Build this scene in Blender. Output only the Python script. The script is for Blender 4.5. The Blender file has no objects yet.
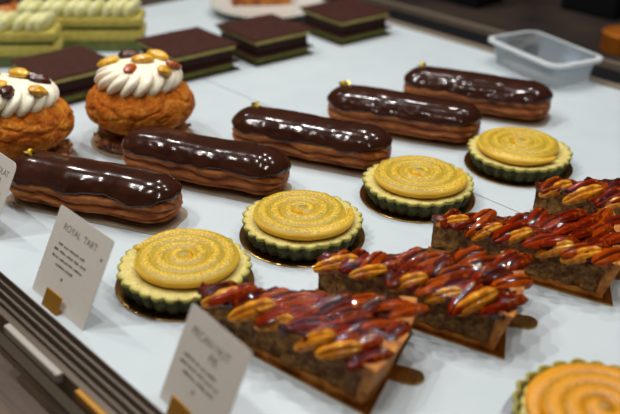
import bpy, bmesh, math, random
from mathutils import Vector, Matrix, noise
random.seed(7)
C = bpy.context.scene.collection
S = 0.01                      # every shape below is written in centimetres
PI = math.pi
R = math.radians

# ------------------------------------------------------------------ helpers
def lin(h):
    h = h.lstrip('#')
    out = []
    for i in (0, 2, 4):
        c = int(h[i:i+2], 16) / 255
        out.append(c / 12.92 if c <= .04045 else ((c + .055) / 1.055) ** 2.4)
    return (*out, 1)

def mk(name, verts, faces, mat=None, parent=None, smooth=True, loc=None, rz=0, mats=None, fm=None, sharp=None):
    me = bpy.data.meshes.new(name)
    me.from_pydata([(v[0]*S, v[1]*S, v[2]*S) for v in verts], [], faces)
    bm = bmesh.new(); bm.from_mesh(me)
    bmesh.ops.recalc_face_normals(bm, faces=bm.faces)
    bm.to_mesh(me); bm.free()
    for m in (mats or ([mat] if mat else [])): me.materials.append(m)
    if fm:
        for p, k in zip(me.polygons, fm): p.material_index = k
    if smooth:
        me.shade_smooth()
        if sharp: me.set_sharp_from_angle(angle=R(sharp))
    o = bpy.data.objects.new(name, me); C.objects.link(o)
    if parent: o.parent = parent
    if loc is not None: o.location = Vector(loc) * S
    o.rotation_euler.z = rz
    return o

def thing(name, label, cat, loc=(0, 0, 0), rz=0, group=None):
    o = bpy.data.objects.new(name, None); C.objects.link(o)
    o.empty_display_size = .01
    o.location = Vector(loc) * S; o.rotation_euler.z = rz
    o['label'] = label; o['category'] = cat
    if group: o['group'] = group
    return o

def tag(o, label=None, cat=None, group=None, kind=None):
    if label: o['label'] = label
    if cat: o['category'] = cat
    if group: o['group'] = group
    if kind: o['kind'] = kind
    return o

def dup(root, loc, rz, label, name=None):
    r = root.copy(); C.objects.link(r)
    r.location = Vector(loc) * S; r.rotation_euler.z = rz; r['label'] = label
    for ch in list(root.children):
        c = ch.copy(); C.objects.link(c); c.parent = r
        for g in ch.children:
            d = g.copy(); C.objects.link(d); d.parent = c
    return r

def grid(nu, nv, fn, closeu=False, closev=False, capu=False):
    """fn(i/nu, j/nv) -> point."""
    U = nu if closeu else nu + 1
    V = nv if closev else nv + 1
    vs = [fn(i / nu, j / nv) for i in range(U) for j in range(V)]
    fs = []
    for i in range(nu):
        for j in range(nv):
            a, b = i, (i + 1) % U
            c, d = j, (j + 1) % V
            fs.append((a*V+c, b*V+c, b*V+d, a*V+d))
    if capu:
        fs.append(tuple(range(V))); fs.append(tuple((U-1)*V + j for j in range(V)))
    return vs, fs

def box(x0, x1, y0, y1, z0, z1):
    vs = [(x, y, z) for x in (x0, x1) for y in (y0, y1) for z in (z0, z1)]
    return vs, [(0,1,3,2),(4,6,7,5),(0,4,5,1),(2,3,7,6),(0,2,6,4),(1,5,7,3)]

def join(*parts):
    vs, fs = [], []
    for v, f in parts:
        k = len(vs); vs += v; fs += [tuple(i + k for i in t) for t in f]
    return vs, fs

def prism(poly, z0, z1):
    n = len(poly)
    vs = [(x, y, z0) for x, y in poly] + [(x, y, z1) for x, y in poly]
    return vs, [tuple(range(n)), tuple(range(n, 2*n))] + [(i, (i+1) % n, n+(i+1) % n, n+i) for i in range(n)]

def bevel(o, w, seg=2):
    m = o.modifiers.new('bevel', 'BEVEL'); m.width = w*S; m.segments = seg; m.limit_method = 'ANGLE'; m.angle_limit = R(40)
    return o

def nz(x, y, z, s=1.0, oct=3, seed=0):
    return noise.fractal(Vector((x*s + seed*13.7, y*s - seed*5.1, z*s + seed*3.3)), 1.0, 2.0, oct)

def sstep(a, b, x):
    t = min(1, max(0, (x - a) / (b - a))); return t*t*(3 - 2*t)

# ------------------------------------------------------------------ materials
class Mat:
    def __init__(s, name, **kw):
        s.m = bpy.data.materials.new(name); s.m.use_nodes = True
        s.nt = s.m.node_tree; s.n = s.nt.nodes; s.b = s.n['Principled BSDF']
        for k, v in kw.items():
            s.b.inputs[k].default_value = v
        tc = s.n.new('ShaderNodeTexCoord')
        mp = s.n.new('ShaderNodeMapping'); mp.inputs['Scale'].default_value = (100, 100, 100)   # cm
        s.l(tc.outputs['Object'], mp.inputs['Vector'])
        s.co = mp.outputs['Vector']; s.tc = tc
    def l(s, a, b): s.nt.links.new(a, b)
    def noise(s, scale, detail=3, rough=.5, co=None, stretch=None):
        t = s.n.new('ShaderNodeTexNoise'); t.inputs['Scale'].default_value = scale
        t.inputs['Detail'].default_value = detail; t.inputs['Roughness'].default_value = rough
        src = co or s.co
        if stretch:
            mp = s.n.new('ShaderNodeMapping'); mp.inputs['Scale'].default_value = stretch
            s.l(src, mp.inputs['Vector']); src = mp.outputs['Vector']
        s.l(src, t.inputs['Vector']); return t.outputs['Fac']
    def voro(s, scale, feature='F1', out='Distance', rnd=1):
        t = s.n.new('ShaderNodeTexVoronoi'); t.feature = feature; t.inputs['Scale'].default_value = scale
        t.inputs['Randomness'].default_value = rnd
        s.l(s.co, t.inputs['Vector']); return t.outputs[out]
    def ramp(s, fac, stops, interp='LINEAR'):
        r = s.n.new('ShaderNodeValToRGB'); e = r.color_ramp.elements; r.color_ramp.interpolation = interp
        while len(e) < len(stops): e.new(.5)
        for k, (p, c) in zip(e, stops):
            k.position = p; k.color = lin(c) if isinstance(c, str) else (c, c, c, 1)
        s.l(fac, r.inputs['Fac']); return r.outputs['Color']
    def mix(s, fac, a, b):
        x = s.n.new('ShaderNodeMix'); x.data_type = 'RGBA'
        if isinstance(fac, (int, float)): x.inputs[0].default_value = fac
        else: s.l(fac, x.inputs[0])
        for k, v in ((6, a), (7, b)):
            if isinstance(v, str): x.inputs[k].default_value = lin(v)
            else: s.l(v, x.inputs[k])
        return x.outputs[2]
    def math(s, op, a, b=None):
        x = s.n.new('ShaderNodeMath'); x.operation = op
        for k, v in ((0, a), (1, b)):
            if v is None: continue
            if isinstance(v, (int, float)): x.inputs[k].default_value = v
            else: s.l(v, x.inputs[k])
        return x.outputs[0]
    def sep(s, co, axis):
        x = s.n.new('ShaderNodeSeparateXYZ'); s.l(co, x.inputs[0]); return x.outputs[axis]
    def geo(s, out):
        g = s.n.new('ShaderNodeNewGeometry'); return g.outputs[out]
    def attr(s, name):
        a = s.n.new('ShaderNodeAttribute'); a.attribute_name = name; return a.outputs['Fac']
    def rnd(s):
        return s.n.new('ShaderNodeObjectInfo').outputs['Random']
    def color(s, c): s.l(c, s.b.inputs['Base Color'])
    def rough(s, c): s.l(c, s.b.inputs['Roughness'])
    def bump(s, h, dist, strength=1.0):
        b = s.n.new('ShaderNodeBump'); b.inputs['Distance'].default_value = dist*S; b.inputs['Strength'].default_value = strength
        s.l(h, b.inputs['Height']); s.l(b.outputs['Normal'], s.b.inputs['Normal'])
    def coatbump(s, h, dist, strength=1.0):
        b = s.n.new('ShaderNodeBump'); b.inputs['Distance'].default_value = dist*S; b.inputs['Strength'].default_value = strength
        s.l(h, b.inputs['Height']); s.l(b.outputs['Normal'], s.b.inputs['Coat Normal'])

def flat(name, col, rough=.5, **kw):
    return Mat(name, **{'Base Color': lin(col), 'Roughness': rough, **kw}).m

# white laminate
m = Mat('white_laminate', Roughness=.32); m.color(m.ramp(m.noise(.06, 4), [(.3, '#c0cacf'), (.7, '#c9d2d6')])); m.rough(m.ramp(m.noise(.4, 5), [(.3, .28), (.7, .4)]))
M_TABLE = m.m
M_GAP = flat('dark_gap', '#4a4c50', .6)
# brushed bronze aluminium
m = Mat('brushed_rail', Roughness=.4, Metallic=.85); m.color(m.ramp(m.noise(.8, 3, stretch=(.1, 6, 6)), [(.3, '#5b5146'), (.7, '#82766a')])); M_RAIL = m.m
M_RAILTAN = flat('tan_strip', '#857766', .45, Metallic=.3)
M_BLACK = flat('black_channel', '#0a0b0e', .8, **{'Specular IOR Level': .15})
m = Mat('brown_wood', Roughness=.5); m.color(m.ramp(m.noise(.5, 5, .6, stretch=(.25, 3, 3)), [(.3, '#40301f'), (.5, '#55412b'), (.7, '#32251a')])); M_WOOD = m.m
m = Mat('dark_wood', **{'Roughness': .7, 'Specular IOR Level': .2}); m.color(m.ramp(m.noise(.12, 4), [(.35, '#1c1512'), (.65, '#352a23')])); M_DWOOD = m.m
m = Mat('gold_board', Roughness=.22, Metallic=1); m.color(m.ramp(m.noise(.5, 2), [(.3, '#ab8346'), (.7, '#c49a5a')])); M_GOLD = m.m
m = Mat('bronze_board', Roughness=.35, Metallic=.35); m.color(m.ramp(m.noise(.5, 2), [(.3, '#a08e7a'), (.7, '#b5a48f')])); M_BOARD = m.m
M_SILVER = flat('silver_board', '#a9abb3', .35, Metallic=.6)
M_BRASS = flat('brass_clip', '#b3802a', .4, Metallic=.5)
M_LEAF = Mat('gold_leaf', **{'Base Color': lin('#ffe875'), 'Roughness': .3, 'Metallic': .7}); M_LEAF.bump(M_LEAF.noise(6, 2), .05); M_LEAF = M_LEAF.m
# card
m = Mat('card_paper', Roughness=.8); m.color(m.ramp(m.noise(2, 3), [(.3, '#d8d2c8'), (.7, '#dcd6cc')])); M_CARD = m.m
M_INK = flat('brown_ink', '#7a7064', .8)
M_INK2 = flat('dark_ink', '#4c453e', .8)
# choux pastry of eclairs
m = Mat('eclair_pastry', **{'Roughness': .5, 'Specular IOR Level': .25})
c = m.ramp(m.noise(1.1, 5, .6, stretch=(.45, 1.6, 1.6)), [(.25, '#4c2210'), (.42, '#8e4a20'), (.58, '#b26a32'), (.75, '#d69654')])
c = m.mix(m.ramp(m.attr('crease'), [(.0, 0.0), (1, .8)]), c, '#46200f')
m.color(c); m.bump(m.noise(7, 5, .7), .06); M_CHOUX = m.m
# chocolate glaze
m = Mat('chocolate_glaze', **{'Roughness': .5, 'Specular IOR Level': 0, 'Coat Weight': .85, 'Coat Roughness': .15})
m.color(m.ramp(m.noise(.5, 2), [(.3, '#2c140c'), (.7, '#3c1d12')]))
m.bump(m.noise(1.2, 3), .02); m.coatbump(m.noise(1.0, 2, .5), .015); M_GLAZE = m.m
# tart
m = Mat('green_crust', **{'Roughness': .75, 'Specular IOR Level': .15})
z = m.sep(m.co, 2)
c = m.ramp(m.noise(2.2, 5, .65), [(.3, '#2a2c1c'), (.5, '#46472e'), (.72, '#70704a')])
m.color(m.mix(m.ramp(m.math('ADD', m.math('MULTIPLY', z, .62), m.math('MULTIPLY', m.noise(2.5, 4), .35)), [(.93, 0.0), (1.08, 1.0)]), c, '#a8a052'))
m.bump(m.noise(5, 5, .7), .08); M_CRUST = m.m
m = Mat('almond_filling', Roughness=.65)
c = m.ramp(m.noise(2, 4), [(.3, '#cdb962'), (.7, '#dfcf85')])
m.color(m.mix(m.ramp(m.noise(9, 3, .7), [(.5, 0.0), (.66, .8)]), c, '#94882e')); m.bump(m.noise(6, 4, .6), .05); M_FILL = m.m
def cream(name, c1, c2, dust_and_shade, lo):
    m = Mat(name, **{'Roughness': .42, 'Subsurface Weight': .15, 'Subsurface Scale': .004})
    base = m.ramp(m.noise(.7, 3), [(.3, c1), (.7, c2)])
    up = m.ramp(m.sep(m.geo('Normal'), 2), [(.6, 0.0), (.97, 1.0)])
    sp = m.ramp(m.math('ADD', m.noise(8, 3, .75), m.math('MULTIPLY', m.attr('groove'), .26)), [(lo, 0.0), (lo+.15, 1.0)])  # speckled powder; extra tone in the grooves is gathered powder plus painted-in shade
    m.color(m.mix(m.math('MULTIPLY', m.math('MULTIPLY', up, sp), .82), base, dust_and_shade)); m.bump(m.noise(9, 3), .025); return m.m
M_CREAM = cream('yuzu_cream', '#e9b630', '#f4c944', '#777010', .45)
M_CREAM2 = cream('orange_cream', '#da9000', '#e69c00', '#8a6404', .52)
# praline / pies
m = Mat('pie_filling', **{'Roughness': .6, 'Specular IOR Level': .25})
v = m.voro(1.9, out='Color')
vs_ = m.sep(v, 0)
c1 = m.ramp(m.noise(3.2, 6, .75), [(.3, '#382012'), (.45, '#6c4626'), (.6, '#a07442'), (.75, '#d0a468')])
c = m.mix(m.ramp(vs_, [(.74, 0.0), (.8, .8)], 'LINEAR'), c1, m.ramp(m.noise(4, 3), [(.3, '#8a5520'), (.7, '#cc9a50')]))
m.color(c); m.bump(m.noise(4, 6, .75), .22); m.rough(m.ramp(m.noise(5, 3), [(.35, .25), (.6, .7)])); M_PIE = m.m
m = Mat('pie_crust', Roughness=.55); m.color(m.ramp(m.noise(1.6, 5, .6), [(.3, '#7e400e'), (.5, '#b87020'), (.7, '#d6983c')])); m.bump(m.noise(4, 5, .7), .1); M_PCRUST = m.m
m = Mat('glazed_pecan', **{'Roughness': .6, 'Coat Weight': .8, 'Coat Roughness': .02, 'Coat IOR': 1.45, 'Specular IOR Level': 0})
base = m.ramp(m.rnd(), [(.0, '#4a0c01'), (.3, '#741601'), (.6, '#8a2402'), (.88, '#a84406'), (1, '#5c1001')])
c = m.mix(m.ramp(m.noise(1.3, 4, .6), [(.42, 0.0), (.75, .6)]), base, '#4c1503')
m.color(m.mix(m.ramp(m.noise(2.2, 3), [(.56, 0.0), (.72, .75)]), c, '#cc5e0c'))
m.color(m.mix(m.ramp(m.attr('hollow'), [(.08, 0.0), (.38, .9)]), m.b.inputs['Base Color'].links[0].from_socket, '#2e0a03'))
m.coatbump(m.noise(2.2, 1, .5), .03); M_PECAN = m.m
m = Mat('cut_pecan', **{'Roughness': .6, 'Specular IOR Level': .1, 'Coat Weight': .4, 'Coat Roughness': .06})
m.color(m.ramp(m.noise(1.6, 4), [(.3, '#924806'), (.5, '#cc7c0c'), (.7, '#e6a424')])); m.bump(m.noise(4, 4), .08); M_CUT = m.m
m = Mat('caramel_glaze', **{'Roughness': .6, 'Specular IOR Level': 0, 'Coat Weight': 1, 'Coat Roughness': .07}); m.color(m.ramp(m.noise(.9, 3), [(.35, '#2a0803'), (.65, '#5e1a05')])); m.coatbump(m.noise(2.0, 2, .5), .06); M_CARAMEL = m.m
# cream puff
m = Mat('craquelin_crust', **{'Roughness': .62, 'Specular IOR Level': .2})
c = m.ramp(m.noise(1.0, 6, .7), [(.3, '#a0460a'), (.48, '#d87412'), (.68, '#f6a436')])
c = m.mix(m.ramp(m.attr('crust'), [(.3, 0.0), (.7, 1.0)]), m.ramp(m.noise(.6, 3), [(.3, '#d8861e'), (.7, '#e8a83c')]), c)
c = m.mix(m.ramp(m.attr('crease'), [(.35, 0.0), (.9, .5)]), c, '#7a320a')
m.color(c); m.bump(m.noise(3.6, 5, .75), .3); M_PUFF = m.m
m = Mat('whipped_cream', **{'Roughness': .4, 'Subsurface Weight': .2, 'Subsurface Scale': .006}); c = m.ramp(m.noise(.8, 2), [(.3, '#ebe2c8'), (.7, '#f3ecd8')])
m.color(m.mix(m.ramp(m.noise(9, 1), [(.74, 0.0), (.78, .7)]), c, '#6b5a48')); M_WHIP = m.m
def raisin(name, a, b):
    m = Mat(name, **{'Roughness': .3, 'Coat Weight': .6, 'Coat Roughness': .12, 'Subsurface Weight': .15, 'Subsurface Scale': .003}); m.color(m.ramp(m.noise(2.5, 4), [(.3, a), (.7, b)])); m.bump(m.noise(4, 3), .08); return m.m
M_RG = raisin('golden_raisin', '#c98a12', '#efc234'); M_RD = raisin('dark_raisin', '#2c120c', '#5e2413'); M_RO = raisin('amber_raisin', '#8c3408', '#c8620f')
m = Mat('praline', **{'Roughness': .35, 'Coat Weight': .4}); m.color(m.ramp(m.sep(m.voro(2.2, out='Color'), 0), [(.2, '#4a200c'), (.6, '#8c4a16'), (.85, '#c98c48')])); m.bump(m.noise(3, 4), .15); M_PRAL = m.m
# layered cakes
m = Mat('cocoa_plate', **{'Roughness': .6, 'Specular IOR Level': .15}); m.color(m.ramp(m.noise(2.2, 5, .75), [(.3, '#2c1612'), (.55, '#40221b'), (.8, '#5d3a32')])); m.bump(m.noise(3, 5, .7), .08); M_PLATE = m.m
m = Mat('dark_ganache', **{'Roughness': .5, 'Specular IOR Level': .15}); m.color(m.ramp(m.noise(.8, 3), [(.3, '#24110d'), (.7, '#35190f')])); M_GANACHE = m.m
m = Mat('pistachio_sponge', Roughness=.85); m.color(m.ramp(m.noise(2.5, 5, .7), [(.3, '#7d8a3c'), (.7, '#a0ac56')])); m.bump(m.noise(5, 4, .7), .1); M_SPONGE = m.m
m = Mat('tan_sponge', Roughness=.85); m.color(m.ramp(m.noise(2.5, 5, .7), [(.3, '#b0a050'), (.7, '#ccbc70')])); m.bump(m.noise(5, 4, .7), .1); M_TSPONGE = m.m
m = Mat('yellow_sponge', Roughness=.8); m.color(m.ramp(m.noise(1.8, 5, .7), [(.3, '#ae9e3e'), (.7, '#ccbc5c')])); m.bump(m.noise(4, 4, .7), .12); M_YSPONGE = m.m
m = Mat('green_jelly', Roughness=.45); m.color(m.ramp(m.noise(.9, 3), [(.3, '#4e5620'), (.7, '#6a7030')])); M_JELLY = m.m
m = Mat('pistachio_cream', **{'Roughness': .45, 'Subsurface Weight': .1, 'Subsurface Scale': .004}); m.color(m.ramp(m.noise(.6, 2), [(.3, '#cdca8c'), (.7, '#dad8a2')])); M_PCREAM = m.m
m = Mat('orange_bake', **{'Roughness': .45}); m.color(m.ramp(m.noise(.9, 4), [(.35, '#8a3f10'), (.65, '#d3821f')])); M_BAKE = m.m
m = Mat('porcelain', **{'Roughness': .25}); m.color(m.ramp(m.noise(.2, 2), [(.3, '#c4c0b6'), (.7, '#cdc9c0')])); M_CHINA = m.m
m = Mat('frosted_plastic', **{'Base Color': lin('#e4eef6'), 'Roughness': .14, 'IOR': 1.22, 'Transmission Weight': .88, 'Specular IOR Level': .6}); M_PLASTIC = m.m
m = Mat('frosted_rim', **{'Base Color': lin('#f4f8fa'), 'Roughness': .3, 'IOR': 1.3, 'Transmission Weight': .5}); M_RIM = m.m
m = Mat('copper', **{'Roughness': .4, 'Metallic': .6}); m.color(m.ramp(m.noise(.4, 3), [(.3, '#a85c16'), (.7, '#cc7a22')])); M_COPPER = m.m

def set_attr(o, name, vals):
    a = o.data.attributes.new(name, 'FLOAT', 'POINT')
    a.data.foreach_set('value', vals)

# ------------------------------------------------------------------ setting
UA = R(-47.0)                                 # direction of the case's front edge
ux, uy = math.cos(UA), math.sin(UA)           # along the edge (to the right and towards us)
vx, vy = -uy, ux                              # into the case
def fr(x0, y0, a, b): return (x0 + a*ux + b*vx, y0 + a*uy + b*vy)

# front rail frame: origin on the inner edge of the track
RX, RY = -19.1, 47.5
def local_extrude(name, prof, a0, a1, org, mat, parent=None, smooth=False, lip=True):
    n = len(prof)
    vs = [(a0, b, z) for b, z in prof] + [(a1, b, z) for b, z in prof]
    fs = [tuple(range(n)), tuple(range(n, 2*n))] + [(i, (i+1) % n, n+(i+1) % n, n+i) for i in range(n)]
    return mk(name, vs, fs, mat, parent, smooth)

# the two white shelf panels meet in a thin seam running along the case
def panel(name, b0, b1, label, cat='display shelf'):
    vs, fs = box(-48, 62, b0, b1, -1.2, 0)
    o = mk(name, vs, fs, M_TABLE, None, False, (RX, RY, 0), UA)
    bevel(o, .06, 2); return o
seam = ((13.5 - RX)*vx + (58.7 - RY)*vy)
backb = ((11.4 - RX)*vx + (103.1 - RY)*vy)
tag(panel('shelf_panel', -.02, seam - .05, ''), 'white display shelf panel in front of the seam, under the pecan pie slices', 'display shelf')
tag(panel('shelf_panel', seam + .05, backb, ''), 'white display shelf panel behind the seam, under the square chocolate cakes', 'display shelf')
vs, fs = box(-48, 62, -.02, backb, -3, -1.25)
o = mk('floor', vs, fs, M_GAP, None, False, (RX, RY, 0), UA); tag(o, kind='structure')

# front track
t = thing('door_track', 'grooved metal sliding track along the front edge of the white shelf', 'track', (RX, RY, 0), UA)
prof = [(-.04, -.9), (-.04, .42), (-.16, .42), (-.16, .02), (-.46, .02), (-.46, .4), (-.62, .4), (-.62, .0), (-.92, .0), (-.92, .38), (-1.08, .38), (-1.08, -.02), (-1.38, -.02), (-1.38, .34), (-1.56, .34), (-1.56, -.9)]
bevel(local_extrude('rail', prof, -48, 62, None, M_RAIL, t), .03, 1)
prof = [(-1.58, -1.5), (-1.58, .12), (-1.95, .0), (-1.95, -1.5)]
bevel(local_extrude('outer_flange', prof, -48, 62, None, flat('dark_flange', '#65584a', .45, Metallic=.3), t), .04, 2)
vs, fs = box(5.2, 11.3, -2.4, -1.97, -.5, .12); o = bevel(mk('buffer_strip', vs, fs, flat('grey_plastic', '#a7a29a', .35), t, False), .1, 3); o['label'] = 'pale grey plastic strip'
vs, fs = box(13.0, 24, -2.3, -1.97, -.5, .1); o = bevel(mk('trim_strip', vs, fs, M_BRASS, t, False), .06, 2); o['label'] = 'thin brass strip'
# wooden counter ledge in front of the case
vs, fs = box(-60, 75, -42, -1.97, -5, -2.4)
o = mk('counter_ledge', vs, fs, M_WOOD, None, False, (RX, RY, 0), UA); tag(o, 'brown wooden counter ledge outside the case, front left corner', 'counter')
bevel(o, .2)

# back rail
BX, BY = RX + backb*vx, RY + backb*vy
t = thing('back_rail', 'black channelled rail with tan edges along the back of the shelf', 'rail', (BX, BY, 0), UA)
bevel(local_extrude('inner_strip', [(0.02, -1.2), (0.02, .18), (.7, .3), (.7, -1.2)], -48, 62, None, M_RAILTAN, t), .04)
bevel(local_extrude('channel', [(.72, -1.2), (.72, -.1), (1.6, -.4), (6.2, -.4), (6.2, -1.2)], -48, 62, None, M_BLACK, t), .02)
bevel(local_extrude('outer_strip', [(6.22, -1.2), (6.22, .35), (6.7, .35), (6.7, -1.2)], -48, 62, None, M_RAILTAN, t), .04)
vs, fs = box(-80, 95, 6.72, 70, -4, -1.2)
o = mk('back_counter', vs, fs, M_DWOOD, None, False, (BX, BY, 0), UA); tag(o, 'dark brown counter top beyond the back rail', 'counter'); bevel(o, .2)
vs, fs = box(-120, 140, 70.2, 72, -90, 60)
o = mk('wall_back', vs, fs, M_DWOOD, None, False, (BX, BY, 0), UA); tag(o, kind='structure')
def lathe(prof, n=48):
    return grid(len(prof) - 1, n, lambda u, v: (prof[round(u*(len(prof)-1))][0]*math.cos(2*PI*v), prof[round(u*(len(prof)-1))][0]*math.sin(2*PI*v), prof[round(u*(len(prof)-1))][1]), closev=True)
t = thing('metal_tin', 'round copper-coloured tin on the dark counter at the right edge', 'tin', (35.6, 100.0, -1.2))
v, f = lathe([(.01, 0), (2.5, 0), (2.6, .1), (2.6, 1.6), (2.5, 1.7), (.01, 1.7)]); mk('body', v, f, M_COPPER, t, sharp=40)
v, f = lathe([(.01, 1.72), (2.65, 1.72), (2.65, 2.1), (2.5, 2.2), (.01, 2.2)]); mk('lid', v, f, M_COPPER, t, sharp=40)
for i, (x, y, w, h, lb) in enumerate(((20.5, 122, 9, 8, 'black box on the dark counter, behind the rail above the furthest eclair'), (37.5, 117, 8, 9, 'black box on the dark counter, at the right above the plastic tub'))):
    v, f = box(-w/2, w/2, -3, 3, 0, h)
    t = thing('black_box', lb, 'box', (x, y, -1.2), UA, None)
    bevel(mk('body', v, f, M_BLACK, t, False), .3)
    v, f = box(-w/2-.1, w/2+.1, -3.1, 3.1, h+.01, h+1); bevel(mk('lid', v, f, M_BLACK, t, False), .2)

# ------------------------------------------------------------------ eclairs
def eclair_surface(L, Wd, H, seed, offs, glaze=False):
    a = L/2 - 2.0
    st = []
    for k in range(15): ph = PI/2*k/15; st.append((-a - 2.0*math.cos(ph), math.sin(ph)))
    for k in range(61): st.append((-a + 2*a*k/60, 1.0))
    for k in range(14, -1, -1): ph = PI/2*k/15; st.append((a + 2.0*math.cos(ph), math.sin(ph)))
    nst = len(st) - 1; NV = 112
    vs = []; crease = []
    for i, (x, rho) in enumerate(st):
        rho = max(rho, .012)
        und = 1 + .045*nz(x, 0, 0, .35, 2, seed)
        bend = .28*nz(x, 5, 1, .18, 2, seed)
        for j in range(NV):
            th = 2*PI*j/NV
            c, s = math.cos(th), math.sin(th)
            e = .86
            cy = math.copysign(abs(c)**e, c); sz = math.copysign(abs(s)**e, s)
            y = Wd/2*rho*cy*und; z = 1.25 + (H - 1.25 if s > 0 else 1.2)*(rho**.8)*sz*und; y *= 1 - .07*max(0, s)
            # piping ridges in the choux, running lengthwise
            rg = 0
            if s < .75:
                w = th + .14*nz(x, th, 2, .5, 2, seed)
                rg = abs(math.sin(w*7.0 + .5*nz(x, 3, 3, .3, 2, seed)))
                k = .34*sstep(.75, .35, s)
                amp = k*(rg - .7)*(.12 if glaze else 1)
                y += amp*c*min(1, rho*2); z += amp*s*.6*min(1, rho*2)
                y += .07*nz(x, y, z, 1.6, 3, seed)*c
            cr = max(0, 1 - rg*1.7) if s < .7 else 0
            if glaze:
                zb = 1.66 + .3*nz(x, c*2, 7, .45, 3, seed) + (.12 if abs(x) > L/2 - 1.6 else 0)
                g = (z - zb)
                o = -.25 + .42*sstep(-.05, .22, g) + .03*math.exp(-((g-.3)/.2)**2)
                o += .03*nz(x, c, s, .8, 2, seed+9)
                y += o*c*min(1, rho*3 + .1); z += o*s
                # end wraps
                xx = x + (o*(1 if x > 0 else -1)*math.sqrt(max(0, 1 - rho*rho)))
            else: xx = x
            z = max(z, .02 + .02*math.sin(j)) if z < .02 else z
            vs.append((xx, y + bend, z)); crease.append(cr)
    fs = []
    for i in range(nst):
        for j in range(NV):
            j2 = (j+1) % NV
            q = (i*NV+j, (i+1)*NV+j, (i+1)*NV+j2, i*NV+j2)
            if glaze and max(vs[k][2] for k in q) < .55: continue
            fs.append(q)
    fs.append(tuple(range(NV))); fs.append(tuple(nst*NV + j for j in range(NV)))
    return vs, fs, crease

def leaf_mesh(seed):
    rr = random.Random(seed); vs, fs = [], []
    for k in range(7):
        cx, cy, cz = rr.uniform(-.32, .32), rr.uniform(-.25, .25), rr.uniform(.0, .28)
        n = 6; base = len(vs); ax = Vector((rr.uniform(-1, 1), rr.uniform(-1, 1), rr.uniform(.2, 1))).normalized()
        t1 = ax.orthogonal().normalized(); t2 = ax.cross(t1)
        for q in range(n):
            r_ = rr.uniform(.18, .42); an = 2*PI*q/n
            p = Vector((cx, cy, cz)) + t1*r_*math.cos(an) + t2*r_*math.sin(an) + ax*rr.uniform(-.06, .06)
            vs.append(tuple(p))
        vs.append((cx + ax.x*.08, cy + ax.y*.08, cz + ax.z*.08)); vs.append((cx - ax.x*.02, cy - ax.y*.02, cz - ax.z*.02))
        for q in range(n):
            fs.append((base+q, base+(q+1) % n, base+n)); fs.append((base+(q+1) % n, base+q, base+n+1))
    return vs, fs

def rrect(w, h, r, n=10):
    out = []
    for cx, cy, a0 in ((w/2-r, h/2-r, 0), (-w/2+r, h/2-r, 90), (-w/2+r, -h/2+r, 180), (w/2-r, -h/2+r, 270)):
        for k in range(n+1):
            a = R(a0 + 90*k/n); out.append((cx + r*math.cos(a), cy + r*math.sin(a)))
    return out

EC = [  # x, y, angle, leaf(x,y) or None, length, label
    (-15.3, 56.9, -19.5, (-4.9, -.1), 13.4, 'glossy chocolate eclair nearest the front left, with gold leaf at its hidden-card end'),
    (-8.0, 61.7, -22.5, None, 13.5, 'chocolate eclair without gold leaf, second from the front left'),
    (-.1, 66.3, -22.0, (-5.0, .5), 13.4, 'chocolate eclair with gold leaf, middle of the row of five'),
    (7.8, 72.0, -21.5, (-5.4, .4), 13.4, 'chocolate eclair with a gold fleck, fourth from the front'),
    (14.9, 77.3, -22.0, (-5.2, .3), 13.4, 'chocolate eclair furthest back, in front of the plastic tub')]
EL = ['chocolate eclair nearest the front left, gold leaf at its left end, touching the smaller card',
      'chocolate eclair without gold leaf, second from the front left',
      'chocolate eclair in the middle of the row of five, gold leaf at its left end',
      'chocolate eclair fourth from the front left, a gold fleck at its left end',
      'chocolate eclair furthest back in the row, just in front of the clear plastic tub']
EL[0] = 'chocolate eclair nearest the front left, half behind the card at the left edge'
BL = ['rectangular bronze board under the eclair nearest the front left',
      'rectangular bronze board under the eclair that has no gold leaf',
      'rectangular bronze board under the middle eclair of the five',
      'rectangular bronze board under the fourth eclair from the front left',
      'rectangular bronze board under the furthest eclair, near the plastic tub']
for i, (x, y, an, lf, L, _) in enumerate(EC):
    pts = rrect(13.5, 4.35, 1.4)
    v, f = prism(pts, 0.005, .09)
    b = mk('cake_board', v, f, M_BOARD, None, True, (x, y, 0), R(an), sharp=30)
    tag(b, BL[i], 'cake board', 'bronze boards under the eclairs')
    t = thing('chocolate_eclair', EL[i], 'eclair', (x, y, .09), R(an), 'chocolate eclairs in a row')
    H = 3.12
    v, f, cr = eclair_surface(L, 4.1, H, i + 1, 0)
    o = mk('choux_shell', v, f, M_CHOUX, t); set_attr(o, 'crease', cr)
    v, f, cr = eclair_surface(L, 4.1, H, i + 1, 0, True)
    mk('chocolate_glaze', v, f, M_GLAZE, t)
    if lf:
        bend = .28*nz(lf[0], 5, 1, .18, 2, i+1)
        v, f = leaf_mesh(i+3)
        mk('gold_leaf', v, f, M_LEAF, t, False, (lf[0], lf[1] + bend, H + .1 - .05*abs(lf[0]+3)))

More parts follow.
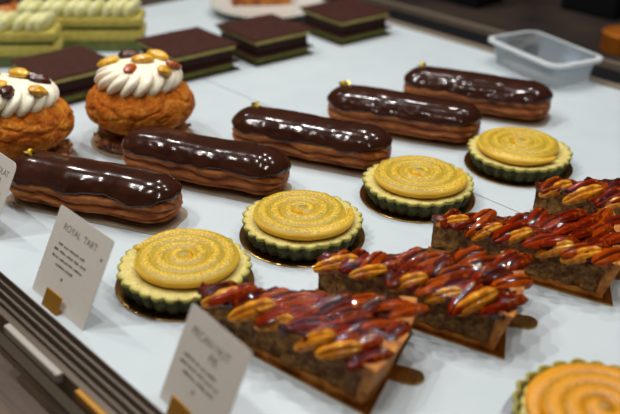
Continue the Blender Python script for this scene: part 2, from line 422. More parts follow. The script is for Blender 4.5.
# ------------------------------------------------------------------ round tarts
NF = 27
def flute(ph):
    w = .10*math.sin(3*ph + 1) + .07*math.sin(5*ph)
    return abs(math.cos(NF*ph/2 + w*3))**.8*(1 + .18*math.sin(7*ph + 2))
def tart_crust():
    prof = [(.01, 0, 0), (2.0, 0, 0), (3.45, 0, .5), (3.55, .06, .8), (3.66, .35, 1), (3.78, .75, 1), (3.9, 1.15, 1), (3.98, 1.38, 1), (3.99, 1.46, .95), (3.93, 1.52, .9), (3.84, 1.5, .85), (3.8, 1.38, .8), (3.7, 1.1, .8)]
    N = 300
    def fn(u, v):
        r, z, k = prof[round(u*(len(prof)-1))]; ph = 2*PI*v
        r += .3*k*(flute(ph) - .62) + .03*k*nz(math.cos(ph)*r, math.sin(ph)*r, z, 2, 2, 5)
        if z > 1.0: z += .06*nz(math.cos(ph)*4, math.sin(ph)*4, 0, 1.3, 3, 4) + .04*flute(ph)
        return (r*math.cos(ph), r*math.sin(ph), z)
    return grid(len(prof)-1, N, fn, closev=True)
def tart_fill():
    prof = [(.01, 1.5), (1.5, 1.5), (3.0, 1.5), (3.4, 1.5), (3.65, 1.52), (3.8, 1.52), (3.92, 1.47), (3.98, 1.34), (3.9, 1.2)]
    def fn(u, v):
        r, z = prof[round(u*8)]; ph = 2*PI*v
        k = sstep(2.8, 3.8, r)
        r += .2*k*(flute(ph) - .62) - .07*k
        z += .07*nz(r*math.cos(ph), r*math.sin(ph), 0, 1.1, 3, 8) + .03
        r += .02
        return (r*math.cos(ph), r*math.sin(ph), z)
    return grid(8, 300, fn, closev=True)
def tart_spiral(turns=3.3, Ro=3.02, tail=.6):
    N = int(turns*64); K = 20
    vs = []; gr = []
    for i in range(N+1):
        s = i/N; ph = -s*turns*2*PI
        r = Ro - (Ro - .24)*s**1.15
        rad = .58 - .09*s
        if s < .05: rad *= .35 + .65*sstep(0, .05, s); r += tail*(1 - sstep(0, .06, s))*.35
        if s > .985: rad *= math.sqrt(max(.02, (1-s)/.015))
        zc = .36 + .15*s
        for j in range(K):
            th = 2*PI*j/K
            rr_ = r + rad*1.08*math.cos(th)
            z = zc + rad*.66*math.sin(th) + .02*nz(rr_*math.cos(ph), rr_*math.sin(ph), 0, 1.2, 2, 2)
            vs.append((rr_*math.cos(ph), rr_*math.sin(ph), max(z, .0)))
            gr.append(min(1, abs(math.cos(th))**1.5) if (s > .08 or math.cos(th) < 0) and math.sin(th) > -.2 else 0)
    fs = [(i*K+j, i*K+(j+1) % K, (i+1)*K+(j+1) % K, (i+1)*K+j) for i in range(N) for j in range(K)]
    fs += [tuple(range(K)), tuple(N*K+j for j in range(K))]
    # solid bed below the coils
    return vs, fs, gr
tv = tart_crust(); tf = tart_fill(); ts = tart_spiral()
hb_ = grid(10, 40, lambda u, v: (.5*math.cos(u*PI/2)*math.cos(2*PI*v), .5*math.cos(u*PI/2)*math.sin(2*PI*v), .5 + .42*math.sin(u*PI/2)), closev=True)
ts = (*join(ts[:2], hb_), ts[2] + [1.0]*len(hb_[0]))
TA = [(-7.6, 47.0, 160, 8.5, 'yellow spiral tart nearest the front left, just behind the middle card'),
      (-0.5, 53.2, 12, 8.5, 'yellow spiral tart second from the front left, below the middle eclair'),
      (7.9, 59.4, 20, 8.5, 'yellow spiral tart third from the front left, right of the seam line'),
      (16.5, 65.3, -48, 8.5, 'yellow spiral tart furthest back on the right, above the pie slices')]
TA[2] = TA[2][:4] + ('yellow spiral tart third from the front left, just left of the shelf seam',)
TBL = ['round gold board under the spiral tart nearest the front left', 'round gold board under the second spiral tart from the front left',
       'round gold board under the third spiral tart from the front left', 'round gold board under the furthest spiral tart']
def gold_round(r, mat, loc, label, group):
    v, f = lathe([(.01, 0), (r-.05, 0), (r, .03), (r, .09), (r-.06, .12), (r-.35, .09), (.01, .09)], 96)
    b = mk('cake_board', v, f, mat, None, True, loc, sharp=50); tag(b, label, 'cake board', group); return b
proto = None
for i, (x, y, an, D, lb) in enumerate(TA):
    gold_round(4.25, M_GOLD, (x, y, 0.005), TBL[i], 'round gold boards under the spiral tarts')
    if proto is None:
        proto = t = thing('spiral_tart', lb, 'tart', (x, y, .1), R(an), 'yellow spiral tarts in a row')
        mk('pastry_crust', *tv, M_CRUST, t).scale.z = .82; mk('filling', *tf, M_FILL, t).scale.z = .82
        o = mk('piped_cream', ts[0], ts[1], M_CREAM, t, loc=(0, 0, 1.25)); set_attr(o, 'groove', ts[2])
    else:
        dup(proto, (x, y, .1), R(an), lb)
gold_round(4.75, M_SILVER, (14.1, 33.5, 0.005), 'round silver board under the dark-edged tart in the front right corner', None)
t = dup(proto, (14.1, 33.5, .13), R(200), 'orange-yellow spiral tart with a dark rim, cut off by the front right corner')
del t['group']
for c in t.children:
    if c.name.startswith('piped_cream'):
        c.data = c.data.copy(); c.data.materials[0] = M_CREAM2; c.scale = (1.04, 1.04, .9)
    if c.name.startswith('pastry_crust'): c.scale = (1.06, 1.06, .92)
    if c.name.startswith('filling'): c.scale = (.98, .98, .82)

# ------------------------------------------------------------------ pecan pie slices
def pecan_mesh(name, mat, cut=False):
    NU, NV = 28, 30
    hol = []
    def fn(u, v):
        a = PI*u; th = 2*PI*v
        x = -1.5*math.cos(a)
        rho = math.sin(a)**.72 * (1 - .12*math.cos(a))
        c, s = math.cos(th), math.sin(th)
        w = .74*rho
        g = math.exp(-(c/.17)**2) if s > 0 else 0
        rd = .12*abs(math.sin(th*4 + .6*math.sin(3*a)))
        k = 1 - .55*g - rd*(1.1 if s > 0 else .3) + .06*math.sin(9*a)*abs(c)
        y = w*c*k
        z = (.62*s*k if s > 0 else .3*s)*rho
        z += -.12*(x/1.5)**2
        x += .05*nz(x, y, z, 1.5, 2, 3)
        hol.append(min(1, 1 - k) if s > 0 else .3)
        return (x, y + .08*math.sin(a*1.0)*x*.4, z)
    v, f = grid(NU, NV, fn, closev=True)
    me_o = mk(name, v, f, mat); set_attr(me_o, 'hollow', [max(0, q) for q in hol])
    return me_o
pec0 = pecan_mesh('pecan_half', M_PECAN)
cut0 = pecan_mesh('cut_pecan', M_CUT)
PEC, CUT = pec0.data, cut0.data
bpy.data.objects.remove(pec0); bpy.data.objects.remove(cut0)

def wedge_solid(r0, R1, half, z0, z1, seed, lean=.0, amp=.1, nr=60, na=22, nzz=12, rough=True):
    """wedge from radius r0 to R1, closed, with rough sides."""
    vs, fs = [], []; idx = {}
    def P(i, j, k):
        key = (i, j, k)
        if key in idx: return idx[key]
        u, w, h = i/nr, j/na*2-1, k/nzz
        r = r0 + (R1 + lean*h - r0)*u
        an = w*half
        # keep a blunt tip
        x, y = r*math.cos(an), r*math.sin(an)
        z = z0 + (z1-z0)*h
        if rough:
            edge = max(abs(w)**8, (1 - u)**10 if r0 < 2 else 0)
            d = amp*(nz(x, y, z, 1.7, 4, seed) + .5*nz(x, y, z, .6, 2, seed+3))*edge
            n_ = Vector((-math.sin(an)*(1 if w > 0 else -1), math.cos(an)*(1 if w > 0 else -1)))
            x += n_.x*d*1.6; y += n_.y*d*1.6
            if k == nzz: z += (.26 if nr == 70 else .12)*nz(x, y, 0, 1.2, 3, seed+5)
        idx[key] = len(vs); vs.append((x, y, z)); return idx[key]
    for i in range(nr):
        for j in range(na):
            fs.append((P(i,j,0), P(i+1,j,0), P(i+1,j+1,0), P(i,j+1,0))); fs.append((P(i,j,nzz), P(i+1,j,nzz), P(i+1,j+1,nzz), P(i,j+1,nzz)))
        for k in range(nzz):
            fs.append((P(i,0,k), P(i+1,0,k), P(i+1,0,k+1), P(i,0,k+1))); fs.append((P(i,na,k), P(i+1,na,k), P(i+1,na,k+1), P(i,na,k+1)))
    for j in range(na):
        for k in range(nzz):
            fs.append((P(nr,j,k), P(nr,j+1,k), P(nr,j+1,k+1), P(nr,j,k+1))); fs.append((P(0,j,k), P(0,j+1,k), P(0,j+1,k+1), P(0,j,k+1)))
    return vs, fs

HALF = R(16.3)
def pie_slice(x, y, an, seed, label, nmax=99, Rr=11.6):
    rr = random.Random(seed*11 + 2)
    t = thing('pecan_pie_slice', label, 'pie slice', (x, y, .12), R(an), 'pecan pie slices in a row')
    v, f = wedge_solid(.5, Rr-.45, HALF, .28, 2.35, seed, .55, .16); mk('nut_filling', v, f, M_PIE, t)
    # crust: thin base and a leaning outer wall in one mesh
    a = wedge_solid(.3, Rr, HALF + .004, 0, .3, seed+1, .05, .05, 50, 18, 3)
    b = wedge_solid(Rr-.5, Rr, HALF + .006, .2, 2.55, seed+2, .8, .06, 4, 22, 12)
    b2 = []
    for p in b[0]:
        r_ = math.hypot(p[0], p[1]); q = .05*nz(p[0], p[1], p[2], 1.4, 3, seed)
        lean = .5*(p[2]/2.5)
        b2.append((p[0]*(1 + (q + (lean if r_ < Rr-.2 else 0))/r_), p[1]*(1 + (q + (lean if r_ < Rr-.2 else 0))/r_), p[2]))
    v, f = join(a, (b2, b[1])); mk('pastry_crust', v, f, M_PCRUST, t, sharp=50)
    a = wedge_solid(.4, Rr + .35, HALF - .004, 2.1, 2.55, seed+4, .1, .22, 70, 30, 2); mk('caramel_glaze', *a, M_CARAMEL, t)
    # pecan halves in slanting rows, overlapping
    n = 0; xr = 1.5; row = 0
    while xr < Rr + .3:
        w = 2*xr*math.tan(HALF)
        k = max(1, round((w + .5)/2.15))
        for q in range(k):
            yy = ((q + .5)/k - .5)*w*1.0 + (.25 if row % 2 else -.25)*(k > 1) + rr.uniform(-.12, .12)
            yy = max(-w/2 + (.62 if xr < 9.5 else .4), min(w/2 - .45, yy)) if w > 1.3 else 0
            me = PEC
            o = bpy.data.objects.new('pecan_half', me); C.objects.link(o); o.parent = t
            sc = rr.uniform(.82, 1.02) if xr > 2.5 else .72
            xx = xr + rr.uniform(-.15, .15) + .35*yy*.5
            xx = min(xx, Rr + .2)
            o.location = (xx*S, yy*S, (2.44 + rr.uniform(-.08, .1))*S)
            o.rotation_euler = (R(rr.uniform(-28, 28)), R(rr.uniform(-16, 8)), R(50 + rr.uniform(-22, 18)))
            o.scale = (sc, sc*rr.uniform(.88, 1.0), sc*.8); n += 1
        xr += 1.02; row += 1
    # nuts sliced through by the knife along the front side
    for q in range(5):
        r_ = 1.8 + q*2.1 + rr.uniform(-.3, .3)
        o = bpy.data.objects.new('cut_pecan', CUT); C.objects.link(o); o.parent = t
        o['label'] = 'pale yellow nut sliced open by the knife'
        o.location = (r_*math.cos(-HALF)*S + .0, (r_*math.sin(-HALF) + .16)*S, (2.42 + rr.uniform(-.15, .15))*S)
        o.rotation_euler = (R(38 + rr.uniform(-10, 20)), R(rr.uniform(-34, -12)), -HALF + R(rr.uniform(18, 44)))
        k = rr.uniform(.7, .95); o.scale = (k, k*.75, k*.75)
    # board under the slice with a round pull tab
    rr2 = Rr + .75; pts = [(-.7, 0)]
    hb = HALF + R(2.2)
    pts += [(rr2*math.cos(-hb), rr2*math.sin(-hb))]
    m_ = rr2*math.cos(hb)
    tb = [(m_, -.65)] + [(m_ + 1.1 + .65*math.cos(a_), .65*math.sin(a_)) for a_ in [R(-90 + 18*k) for k in range(11)]] + [(m_, .65)]
    pts += tb + [(rr2*math.cos(hb), rr2*math.sin(hb))]
    v, f = prism(pts, 0.005, .11)
    return v, f
PS = [(-6.4, 42.7, -21.5, 'pecan pie slice nearest the front left, partly behind the front card'),
      (0.1, 46.0, -12.5, 'pecan pie slice second from the front, between the second spiral tart and the open shelf'),
      (7.5, 51.3, -12.0, 'pecan pie slice third from the front, reaching the right edge'),
      (15.3, 56.6, -12.0, 'pecan pie slice fourth from the front, just below the furthest spiral tart'),
      (23.3, 61.6, -12.0, 'pecan pie slice of which only the tip shows at the right edge')]
for i, (x, y, an, lb) in enumerate(PS):
    v, f = pie_slice(x, y, an, i + 1, lb)
    b = mk('cake_board', v, f, M_GOLD, None, True, (x, y, 0), R(an), sharp=30)
    tag(b, 'pointed gold board with a round tab under the ' + ['pecan pie slice nearest the front left', 'second pecan pie slice from the front', 'third pecan pie slice from the front', 'fourth pecan pie slice from the front', 'pecan pie slice at the right edge'][i], 'cake board', 'pointed gold boards under the pie slices')

# ------------------------------------------------------------------ cream puffs
def puff_mesh(seed):
    NU, NV = 90, 150; vs = []; cr = []; cs = []
    for i in range(NU+1):
        a = PI*i/NU - PI/2                              # -90 bottom .. 90 top
        for j in range(NV):
            ph = 2*PI*j/NV
            r = 4.28*math.cos(a)**.82 if math.cos(a) > 1e-6 else .001
            z = 2.25 + (2.3 if a > 0 else 2.2)*math.copysign(abs(math.sin(a))**.95, a)
            if a < 0: r *= 1 - .1*sstep(0, 1, -a)
            x, y = r*math.cos(ph), r*math.sin(ph)
            crust = sstep(1.05, 1.5, z + .5*nz(x, y, 0, .5, 3, seed))
            v = noise.voronoi(Vector((x*2.6 + seed*7, y*2.6, z*3.8)))[0]
            crack = 1 - sstep(.0, .22, v[1] - v[0])
            n_ = nz(x, y, z, 1.3, 4, seed)
            big = 1 - sstep(0, .12, abs(nz(x, y, z*2.2, .38, 2, seed+20)))
            d = crust*(.14 + .07*n_ - .05*crack - .13*big) + .05*nz(x, y, z, .4, 2, seed)
            nrm = Vector((math.cos(a)*math.cos(ph), math.cos(a)*math.sin(ph), math.sin(a)))
            vs.append((x + nrm.x*d, y + nrm.y*d, z + nrm.z*d)); cr.append(max(crack*.9, big)*crust); cs.append(crust)
    fs = [(i*NV+j, i*NV+(j+1) % NV, (i+1)*NV+(j+1) % NV, (i+1)*NV+j) for i in range(NU) for j in range(NV)]
    return vs, fs, cr, cs
def whip_mesh(seed):
    # dome of twisted lobes piped with a star nozzle
    NU, NV, NL = 44, 304, 16; vs = []
    for i in range(NU+1):
        s = i/NU
        a = s*PI*.78                                    # 0 top -> under the rim
        for j in range(NV):
            ph = 2*PI*j/NV
            ph2 = ph + .75*s + .08*nz(math.cos(ph), math.sin(ph), s, 1.2, 2, seed)
            lobe = abs(math.cos(NL*ph2/2))**.6
            k = sstep(.12, .5, s)
            rad = 3.05 + .75*k*(lobe - .35) + .12*nz(math.cos(ph)*2, math.sin(ph)*2, 0, .8, 2, seed)*k
            r = rad*math.sin(min(a, PI*.78))**.85 if a > 0 else .001
            z = 1.35*math.cos(a) - .15*k*(1 - lobe)*0 + .22*k*(lobe - .5)*max(0, math.cos(a))
            if a > PI/2: z = 1.25*math.cos(a)*(.6 + .4*lobe) ; r = rad*(math.sin(a)**.5)
            vs.append((r*math.cos(ph), r*math.sin(ph), z))
    fs = [(i*NV+j, i*NV+(j+1) % NV, (i+1)*NV+(j+1) % NV, (i+1)*NV+j) for i in range(NU) for j in range(NV)]
    fs.append(tuple(NU*NV + j for j in range(NV)))
    return vs, fs
def raisin_obj(name, mat, parent, loc, rot, sc, seed):
    def fn(u, v):
        a = PI*u; th = 2*PI*v
        d = 1 + .16*nz(math.cos(a)*2, math.cos(th)*math.sin(a)*2, math.sin(th)*math.sin(a)*2, .9, 3, seed) - .1*abs(math.sin(th*3 + a))*math.sin(a)
        return (-.72*math.cos(a)*d, .48*math.sin(a)*math.cos(th)*d, .34*math.sin(a)*math.sin(th)*d)
    v, f = grid(20, 24, fn, closev=True)
    o = mk(name, v, f, mat, parent, loc=loc); o.rotation_euler = tuple(R(q) for q in rot); o.scale = (sc,)*3
    return o
def praline_mesh(seed):
    parts = []; rr = random.Random(seed)
    v, f = grid(12, 120, lambda u, w: ((lambda ph, r, z: (r*math.cos(ph), r*math.sin(ph), z))(2*PI*w,
        [.01, 2, 3.3, 3.75, 3.9, 3.85, 3.75, 3.6, 3.3, 2.8, 2, 1, .01][round(u*12)]*(1 + .035*nz(math.cos(2*PI*w)*3, math.sin(2*PI*w)*3, u*3, 1.1, 3, seed)),
        [0, 0, 0, .05, .3, .55, .75, .85, .9, .9, .9, .9, .9][round(u*12)])), closev=True)
    parts.append((v, f))
    for k in range(70):
        a = rr.uniform(0, 2*PI); r = rr.uniform(3.4, 3.95); z = rr.uniform(.15, .8); q = rr.uniform(.14, .3)
        ax = [Vector((rr.uniform(-1, 1), rr.uniform(-1, 1), rr.uniform(-1, 1))).normalized() for _ in range(3)]
        pv = []
        for uu in range(5):
            for ww in range(6):
                al = PI*uu/4; be = 2*PI*ww/6
                p = Vector((math.sin(al)*math.cos(be)*q*1.3, math.sin(al)*math.sin(be)*q, math.cos(al)*q*.8)); 
                p.rotate(ax[0].to_track_quat('Z', 'Y'))
                pv.append((p.x + r*math.cos(a), p.y + r*math.sin(a), max(.01, p.z + z)))
        pf = [(u*6+w, u*6+(w+1) % 6, (u+1)*6+(w+1) % 6, (u+1)*6+w) for u in range(4) for w in range(6)]
        parts.append((pv, pf))
    return join(*parts)
RS = {0: [(-.6, -1.4, 1.05, 'g', (10, 0, 40)), (.55, -2.2, .9, 'd', (40, 10, 80)), (2.5, -1.3, .65, 'g', (20, 25, 60)), (2.1, .4, .95, 'd', (0, 15, 10)), (.6, .6, 1.35, 'g', (0, 0, -20)), (-2.0, -1.8, .85, 'd', (20, -20, 30)), (-1.6, .6, 1.2, 'g', (0, 0, 70)), (-2.6, -.6, .8, 'o', (0, 0, 10))],
      1: [(-2.35, .2, .95, 'g', (0, -15, 15)), (-.25, -1.6, 1.0, 'o', (30, 0, 70)), (.45, -.1, 1.36, 'g', (0, 0, 20)), (1.4, 1.5, 1.2, 'g', (0, 10, -20)), (2.35, -1.3, .78, 'g', (25, 25, 70)), (2.85, .2, .75, 'o', (0, 30, 50)), (-.9, 1.4, 1.2, 'd', (0, 0, 10))]}
CP = [(-22.9, 64.7, 0, 'cream puff cut off by the left edge, whipped cream and raisins on top'), (-14.0, 69.3, 1, 'cream puff fully in view behind the eclair without gold leaf, raisins on its cream')]
for x, y, k, lb in CP:
    v, f = lathe([(.01, 0), (4.25, 0), (4.3, .04), (4.3, .09), (4.2, .12), (.01, .12)], 80)
    b = mk('cake_board', v, f, M_BOARD, None, True, (x, y, 0.005), sharp=50)
    tag(b, ['round bronze board under the cream puff at the left edge', 'round bronze board under the cream puff fully in view'][k], 'cake board', 'round bronze boards under the cream puffs')
    t = thing('cream_puff', lb, 'cream puff', (x, y, .13), R(20 + 70*k), 'cream puffs')
    mk('praline_base', *praline_mesh(k+1), M_PRAL, t)
    v, f, cr, cs = puff_mesh(k + 3)
    o = mk('choux_bun', v, f, M_PUFF, t, loc=(0, 0, .72)); set_attr(o, 'crease', cr); set_attr(o, 'crust', cs)
    w = mk('whipped_cream', *whip_mesh(k + 1), M_WHIP, t, loc=(0, 0, 5.35)); w.rotation_euler.z = 0
    rz = R(20 + 70*k)
    for q, (a, b_, c_, kd, rot) in enumerate(RS[k]):
        la, lb_ = a*math.cos(-rz) - b_*math.sin(-rz), a*math.sin(-rz) + b_*math.cos(-rz)
        o = raisin_obj('raisin', {'g': M_RG, 'd': M_RD, 'o': M_RO}[kd], w, (la, lb_, c_ + .16), (rot[0], rot[1], rot[2] - math.degrees(rz)), 1.28 if kd != 'o' else 1.1, q + k*10)
        o['label'] = {'g': 'plump golden raisin', 'd': 'dark brown raisin', 'o': 'amber raisin'}[kd]

# ------------------------------------------------------------------ square layered cakes
def sheet(w, z0, z1, amp=.0, seed=0, wv=.0):
    N = 16
    def top(zz, k):
        out = []
        for i in range(N+1):
            for j in range(N+1):
                x, y = (i/N-.5)*w, (j/N-.5)*w
                e = 1 + amp*nz(x, y, k*9, .8, 2, seed)
                out.append((x*e, y*e, zz + wv*nz(x, y, 0, .4, 2, seed)))
        return out
    a, b = top(z0, 0), top(z1, 1); n = (N+1)**2; vs = a + b; fs = []
    for i in range(N):
        for j in range(N):
            q = (i*(N+1)+j, (i+1)*(N+1)+j, (i+1)*(N+1)+j+1, i*(N+1)+j+1)
            fs.append(q); fs.append(tuple(n+t for t in q))
    ring = [i*(N+1) for i in range(N)] + [N*(N+1)+j for j in range(N)] + [i*(N+1)+N for i in range(N, 0, -1)] + [j for j in range(N, 0, -1)]
    for k in range(len(ring)):
        a_, b_ = ring[k], ring[(k+1) % len(ring)]; fs.append((a_, b_, n+b_, n+a_))
    return vs, fs
def layer_cake(x, y, an, label, seed, w=6.7):
    t = thing('layered_cake', label, 'cake', (x, y, .01), R(an), 'square chocolate and pistachio cakes')
    mk('base_plate', *sheet(w+.9, 0, .12, .006, seed), M_PLATE, t, sharp=40)
    mk('sponge', *sheet(w, .125, .8, .01, seed+1), M_SPONGE, t, sharp=40)
    mk('middle_plate', *sheet(w+.9, .805, .93, .006, seed+2, .03), M_PLATE, t, sharp=40)
    mk('ganache', *sheet(w-.1, .935, 2.15, .008, seed+3), M_GANACHE, t, sharp=40)
    o = mk('sponge', *sheet(w+.3, 2.155, 2.58, .01, seed+4), M_TSPONGE, t, sharp=40); o['label'] = 'tan sponge under the top plate'
    mk('top_plate', *sheet(w+.8, 2.585, 2.74, .006, seed+5, .06), M_PLATE, t, sharp=40)
layer_cake(-23.2, 81.0, 43, 'square layered chocolate cake nearest the left, between and behind the two cream puffs', 1)
layer_cake(-12.7, 88.1, 40, 'square layered chocolate cake second from the left, behind the cream puff fully in view', 11)
layer_cake(-5.2, 93.7, 39, 'square layered chocolate cake third from the left, in front of the white plate', 21)
layer_cake(3.7, 101.3, 39, 'square layered chocolate cake furthest back, right of the white plate', 31)

# ------------------------------------------------------------------ long pistachio slices
def piped_row(L, W, n, seed):
    parts = []; rr = random.Random(seed)
    for k in range(n):
        cx = (k + .5)/n*L
        hgt = 2.3 + rr.uniform(-.15, .15); ww = L/n*.62
        def fn(u, v, cx=cx, hgt=hgt, ww=ww, ph0=rr.uniform(-.2, .2)):
            a = u*PI; th = 2*PI*v
            yy = -W*.47*math.cos(a)
            rho = math.sin(a)**.6*(1 - .25*u)
            c, s = math.cos(th), math.sin(th)
            return (cx + ww*rho*c + .9*(u - .5) + .25*s + ph0, yy, max(0, hgt*.5*rho*s + .45 + .15*rho))
        parts.append(grid(18, 18, fn, closev=True))
    return join(*parts)
def slab(x0, x1, y0, y1, z0, z1, seed, amp=.07):
    NX, NY, NZ = 60, 16, 5
    vs, fs, idx = [], [], {}
    def P(i, j, k):
        if (i,j,k) in idx: return idx[(i,j,k)]
        x, y, z = x0+(x1-x0)*i/NX, y0+(y1-y0)*j/NY, z0+(z1-z0)*k/NZ
        d = amp*nz(x, y, z, 1.1, 3, seed); bulge = .09*math.sin(PI*k/NZ)
        if j in (0, NY): y += (d + bulge)*(-1 if j == 0 else 1)
        if i in (0, NX): x += (d + bulge)*(-1 if i == 0 else 1)
        if k in (0, NZ): z += d*.4
        idx[(i,j,k)] = len(vs); vs.append((x, y, z)); return idx[(i,j,k)]
    for i in range(NX):
        for j in range(NY):
            for k in (0, NZ): fs.append((P(i,j,k), P(i+1,j,k), P(i+1,j+1,k), P(i,j+1,k)))
        for k in range(NZ):
            for j in (0, NY): fs.append((P(i,j,k), P(i+1,j,k), P(i+1,j,k+1), P(i,j,k+1)))
    for j in range(NY):
        for k in range(NZ):
            for i in (0, NX): fs.append((P(i,j,k), P(i,j+1,k), P(i,j+1,k+1), P(i,j,k+1)))
    return vs, fs
def long_slice(x, y, an, L, label, seed, W=3.6):
    """origin at the right front corner; the slice runs to the left (-x) and back (+y)"""
    t = thing('pistachio_slice', label, 'cake slice', (x, y, .01), R(an), 'long pistachio cream slices')
    mk('jelly_layer', *slab(-L, 0, 0, W, 0, 1.25, seed), M_JELLY, t, sharp=60)
    mk('sponge', *slab(-L, 0.1, -.05, W+.05, 1.26, 2.3, seed+1), M_YSPONGE, t, sharp=60)
    mk('cream_filling', *slab(-L+.2, -.15, .15, W-.15, 2.31, 2.75, seed+2), M_JELLY, t, sharp=60)
    o = mk('sponge', *slab(-L, 0.1, -.05, W+.05, 2.76, 3.65, seed+3), M_YSPONGE, t, sharp=60)
    v, f = piped_row(L - .3, W, round(L/1.25), seed)
    mk('piped_cream', [(a - L + .1, b + W/2, c + 3.62) for a, b, c in v], f, M_PCREAM, t)
long_slice(-25.9, 87.2, 3, 12.5, 'long pistachio cream slice in the top left corner, the nearer one', 1)
long_slice(-18.2, 93.0, 4, 13.0, 'long pistachio cream slice further back, behind the dark square cakes', 2)

# orange bakes at the back left and on the plate
def bun(name, r, h, mat, parent, loc, seed):
    def fn(u, v):
        a = PI*u - PI/2; ph = 2*PI*v; rr_ = max(.001, r*math.cos(a)**.7 if abs(a) < PI/2 - 1e-6 else .001)
        d = 1 + .05*nz(math.cos(ph)*2, math.sin(ph)*2, a, 1, 3, seed)
        return (rr_*math.cos(ph)*d, rr_*math.sin(ph)*d, h/2 + h/2*math.sin(a))
    v, f = grid(24, 48, fn, closev=True); return mk(name, v, f, mat, parent, loc=loc)
t = thing('glazed_bun', 'orange-brown glazed bun behind the nearer pistachio slice, top left corner', 'bun', (-35.2, 98.5, .01)); bun('bun_body', 3.0, 3.9, M_BAKE, t, (0, 0, 0), 1); bun('icing_cap', 1.9, 1.1, M_GANACHE, t, (0, 0, 3.3), 3)
t = thing('glazed_bun', 'orange glazed bun between the two pistachio slices at the top left', 'bun', (-29.6, 101.5, .01)); bun('bun_body', 2.9, 3.6, M_BAKE, t, (0, 0, 0), 2); bun('icing_cap', 1.8, 1.1, M_GANACHE, t, (0, 0, 3.05), 4)
v, f = lathe([(.01, .25), (4.2, .25), (4.6, .3), (6.2, .95), (6.9, 1.15), (7.0, 1.25), (6.85, 1.3), (6.1, 1.12), (4.4, .5), (.01, .45)], 96)
t = thing('serving_plate', 'white round plate behind the square cakes at the top', 'plate', (-5.6, 109.5, .0)); mk('dish', v, f, M_CHINA, t)
v, f = lathe([(3.2, 0.005), (4.1, .005), (4.1, .24), (3.2, .24)], 64); v2 = v; mk('foot_ring', v, f + [], M_CHINA, t)
t = thing('cut_sponge_cake', 'orange-yellow cake standing on the white plate at the top', 'cake', (-6.7, 112.8, .47), R(10)); 
mk('sponge', *slab(-3.6, 3.6, -2, 2, 0, 1.6, 9), M_BAKE, t, sharp=60); mk('topping', *slab(-3.55, 3.55, -1.95, 1.95, 1.62, 2.2, 10), M_GANACHE, t, sharp=60)

# ------------------------------------------------------------------ plastic tub
def tub():
    def ring(w, h, r, z): return [(x, y, z) for x, y in rrect(w, h, r, 6)]
    L = [ring(8.9, 4.9, 1.0, 0.0), ring(9.3, 5.3, 1.1, .12), ring(9.9, 5.7, 1.2, 1.75), ring(10.0, 5.8, 1.2, 1.8), ring(10.15, 5.95, 1.2, 2.45), ring(10.9, 6.6, 1.3, 2.46), ring(11.0, 6.7, 1.35, 2.3), ring(11.08, 6.78, 1.35, 2.3), ring(11.1, 6.8, 1.35, 2.56), ring(10.2, 5.95, 1.2, 2.58), ring(10.1, 5.9, 1.2, 2.62),
         ring(9.88, 5.68, 1.15, 1.8), ring(9.78, 5.58, 1.15, 1.75), ring(9.18, 5.18, 1.05, .2), ring(8.8, 4.8, .95, .12)]
    n = len(L[0]); vs = [p for r_ in L for p in r_]
    fs = [(i*n+j, i*n+(j+1) % n, (i+1)*n+(j+1) % n, (i+1)*n+j) for i in range(len(L)-1) for j in range(n)]
    fs.append(tuple(range(n))); fs.append(tuple((len(L)-1)*n + j for j in range(n)))
    return vs, fs
t = thing('plastic_tub', 'empty clear plastic tub standing by the back rail', 'tub', (23.4, 88.3, .01), R(-62))
tvs, tfs = tub(); nr_ = 28
rimf = [f for f in tfs if len(f) == 4 and all(4*nr_ <= k < 11*nr_ for k in f)]; bodyf = [f for f in tfs if f not in rimf]
mk('tub_body', tvs, bodyf, M_PLASTIC, t, sharp=35); mk('rim', tvs, rimf, M_RIM, t, sharp=35)

# ------------------------------------------------------------------ name cards
def text_mesh(body, size, parent, x, z, mat, name, y=-.03, bold=0):
    cu = bpy.data.curves.new(name, 'FONT'); cu.body = body; cu.size = size; cu.align_x = 'CENTER'; cu.align_y = 'CENTER'; cu.offset = bold
    o = bpy.data.objects.new(name, cu); C.objects.link(o)
    dg = bpy.context.evaluated_depsgraph_get(); me = bpy.data.meshes.new_from_object(o.evaluated_get(dg)); bpy.data.objects.remove(o)
    vs = [(v.co.x + x, y, v.co.y + z) for v in me.vertices]; fs = [tuple(p.vertices) for p in me.polygons]
    return mk(name, vs, fs, mat, parent, False)
def scribble(n, w, h, x, z, seed):
    """a line of small print too small to read: short upright strokes grouped as words"""
    rr = random.Random(seed); parts = []; cx = x - w/2
    while cx < x + w/2:
        k = rr.randint(3, 8)
        for q in range(k):
            if cx > x + w/2: break
            parts.append(box(cx, cx + .045, -.035, -.028, z - h*.5, z + h*rr.choice((.3, .5, .5))))
            parts.append(box(cx, cx + .09, -.035, -.028, z + rr.choice((-h*.5, -.02, h*.3)), z + rr.choice((-h*.5, -.02, h*.3)) + .04))
            cx += .13
        cx += .12
    return join(*parts)
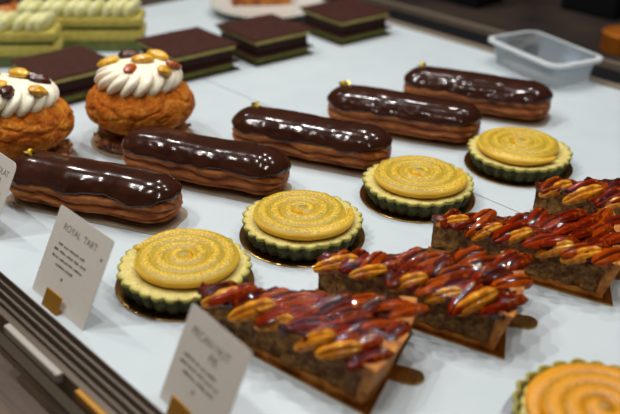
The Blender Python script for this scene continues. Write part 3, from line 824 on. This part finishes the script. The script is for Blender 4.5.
def card(x, y, an, W, H, lean, lines, label, cols, seed, tail=(), star=None, corner=.0):
    t = thing('name_card', label, 'card', (x, y, .0), R(an))
    pts = rrect(W, H, corner or .12, 5)
    vs = [(a, -.02, b + H/2) for a, b in pts] + [(a, .02, b + H/2) for a, b in pts]; n = len(pts)
    fs = [tuple(range(n)), tuple(range(n, 2*n))] + [(i, (i+1) % n, n+(i+1) % n, n+i) for i in range(n)]
    c = mk('card', vs, fs, M_CARD, t, False); c.rotation_euler.x = -lean
    for body, sz, xx, zz in lines:
        text_mesh(body, sz, c, xx, zz, M_INK, 'lettering')
    parts = [scribble(0, w_, .13, xx, zz, seed*7 + q) for q, (w_, xx, zz) in enumerate(tail)]
    v, f = join(*parts); mk('small_print', v, f, M_INK2, c, False)
    if star:
        dots = []
        for sx, sz in star:
            poly = [((.13 if k % 2 == 0 else .07)*math.cos(PI*k/6), (.13 if k % 2 == 0 else .07)*math.sin(PI*k/6)) for k in range(12)]
            dots.append(([(a + sx, -.03, b + sz) for a, b in poly] + [(a + sx, -.024, b + sz) for a, b in poly], [tuple(range(12)), tuple(range(12, 24))]))
        v, f = join(*dots); mk('star_mark', v, f, M_INK2, c, False)
    # folded brass clip: front tab, foot and back tab
    cl = bpy.data.objects.new('card_clip', None)
    pr = [(-.42, 0.0), (-.42, .95), (-.34, .95), (-.34, .08), (.06, .08), (.06, 1.2), (.12, 1.2), (.12, .05), (1.3, .05), (1.3, 0.0)]
    k = math.tan(lean)
    pp = [(b + zz*k if b < 1 else b, zz) for b, zz in pr]
    vs = [(a, b, zz) for a in (-.85, .85) for b, zz in pp]; n = len(pp)
    fs = [tuple(range(n)), tuple(range(n, 2*n))] + [(i, (i+1) % n, n+(i+1) % n, n+i) for i in range(n)]
    bpy.data.objects.remove(cl)
    o = mk('card_clip', vs, fs, M_BRASS, t, False, (cols, 0, .01)); o['label'] = 'folded brass clip'
    return t
LEAN = R(23)
card(-14.76, 43.95, -46.8, 5.95, 5.5, R(28), [('ROYAL  TART', .6, -.1, 4.5)], 'white name card reading royal tart, the middle one of the three', -.2, 3,
     tail=[(2.9, -.45, 3.45), (3.5, -.4, 3.05), (3.3, -.45, 2.65), (1.9, -.55, 2.25)], star=[(2.45, 4.1), (-.45, 1.65)])
card(-5.9, 34.15, -51.5, 5.2, 5.3, R(25), [('PECAN NUT', .6, -.25, 4.2), ('PIE', .6, .3, 3.6)], 'blurred white name card at the front, before the nearest pecan pie slice', -.4, 5,
     tail=[(2.9, -.4, 2.9), (3.3, -.35, 2.5), (2.6, -.2, 2.1)], star=[(-.3, 1.55)])
card(-23.1, 53.9, -47, 5.9, 5.5, R(28), [('CHOCOLAT', .6, .75, 4.5), ('ECLAIR', .6, .75, 3.85)], 'white name card cut off by the left edge, before the nearest eclair', .6, 9,
     tail=[(3.3, .5, 3.1), (2.9, .5, 2.7), (3.1, .5, 2.3)], star=[(.4, 1.6)], corner=.5)

# ------------------------------------------------------------------ light
def area(name, loc, size, power, col, target=(0, 62, 0), shape='SQUARE', sy=None):
    l = bpy.data.lights.new(name, 'AREA'); l.energy = power; l.color = col; l.size = size*S; l.shape = shape
    if sy: l.shape = 'RECTANGLE'; l.size_y = sy*S
    o = bpy.data.objects.new(name, l); C.objects.link(o); o.location = Vector(loc)*S
    o.rotation_euler = (Vector(target) - Vector(loc)).to_track_quat('-Z', 'Y').to_euler(); return o
for x, y, e in ((-62, 62, 3.6), (-30, 92, 3.2), (8, 64, 2.6), (38, 98, 2.8), (-64, 126, 2.4), (66, 66, 2.2), (2, 130, 2.6)):
    area('downlight', (x, y, 112), 2.2, e, (1, .985, .96), (x*.5, y*.7 + 14, 0), 'DISK')
for x, y in ((-50, 50), (-20, 30), (14, 12)):
    area('case_lamp', (x, y, 75), 1.6, .62, (1, .97, .93), (x + 14, y + 22, 0), 'DISK')
w = bpy.data.worlds.new('shop'); bpy.context.scene.world = w; w.use_nodes = True
w.node_tree.nodes['Background'].inputs[0].default_value = lin('#c9b49a'); w.node_tree.nodes['Background'].inputs[1].default_value = .12

# ------------------------------------------------------------------ camera
f_, e_, r_ = 899.3, 27.357, 0.859
fw = Vector((0, math.cos(R(e_)), -math.sin(R(e_)))); rt0 = Vector((1, 0, 0)); up0 = rt0.cross(fw)
rt = math.cos(R(r_))*rt0 + math.sin(R(r_))*up0; up = -math.sin(R(r_))*rt0 + math.cos(R(r_))*up0
cam = bpy.data.cameras.new('camera'); co = bpy.data.objects.new('camera', cam); C.objects.link(co)
mw = Matrix((rt, up, -fw)).transposed().to_4x4(); mw.translation = Vector((0, 0, 29.71*S)); co.matrix_world = mw
cam.sensor_width = 36; cam.lens = f_/620*36; cam.clip_start = .01; cam.clip_end = 50
cam.dof.use_dof = True; cam.dof.focus_distance = .6; cam.dof.aperture_fstop = 5.6
sc = bpy.context.scene; sc.camera = co
sc.view_settings.view_transform = 'Standard'; sc.view_settings.look = 'None'; sc.view_settings.gamma = 1; sc.view_settings.exposure = 0
sc.cycles.use_denoising = True
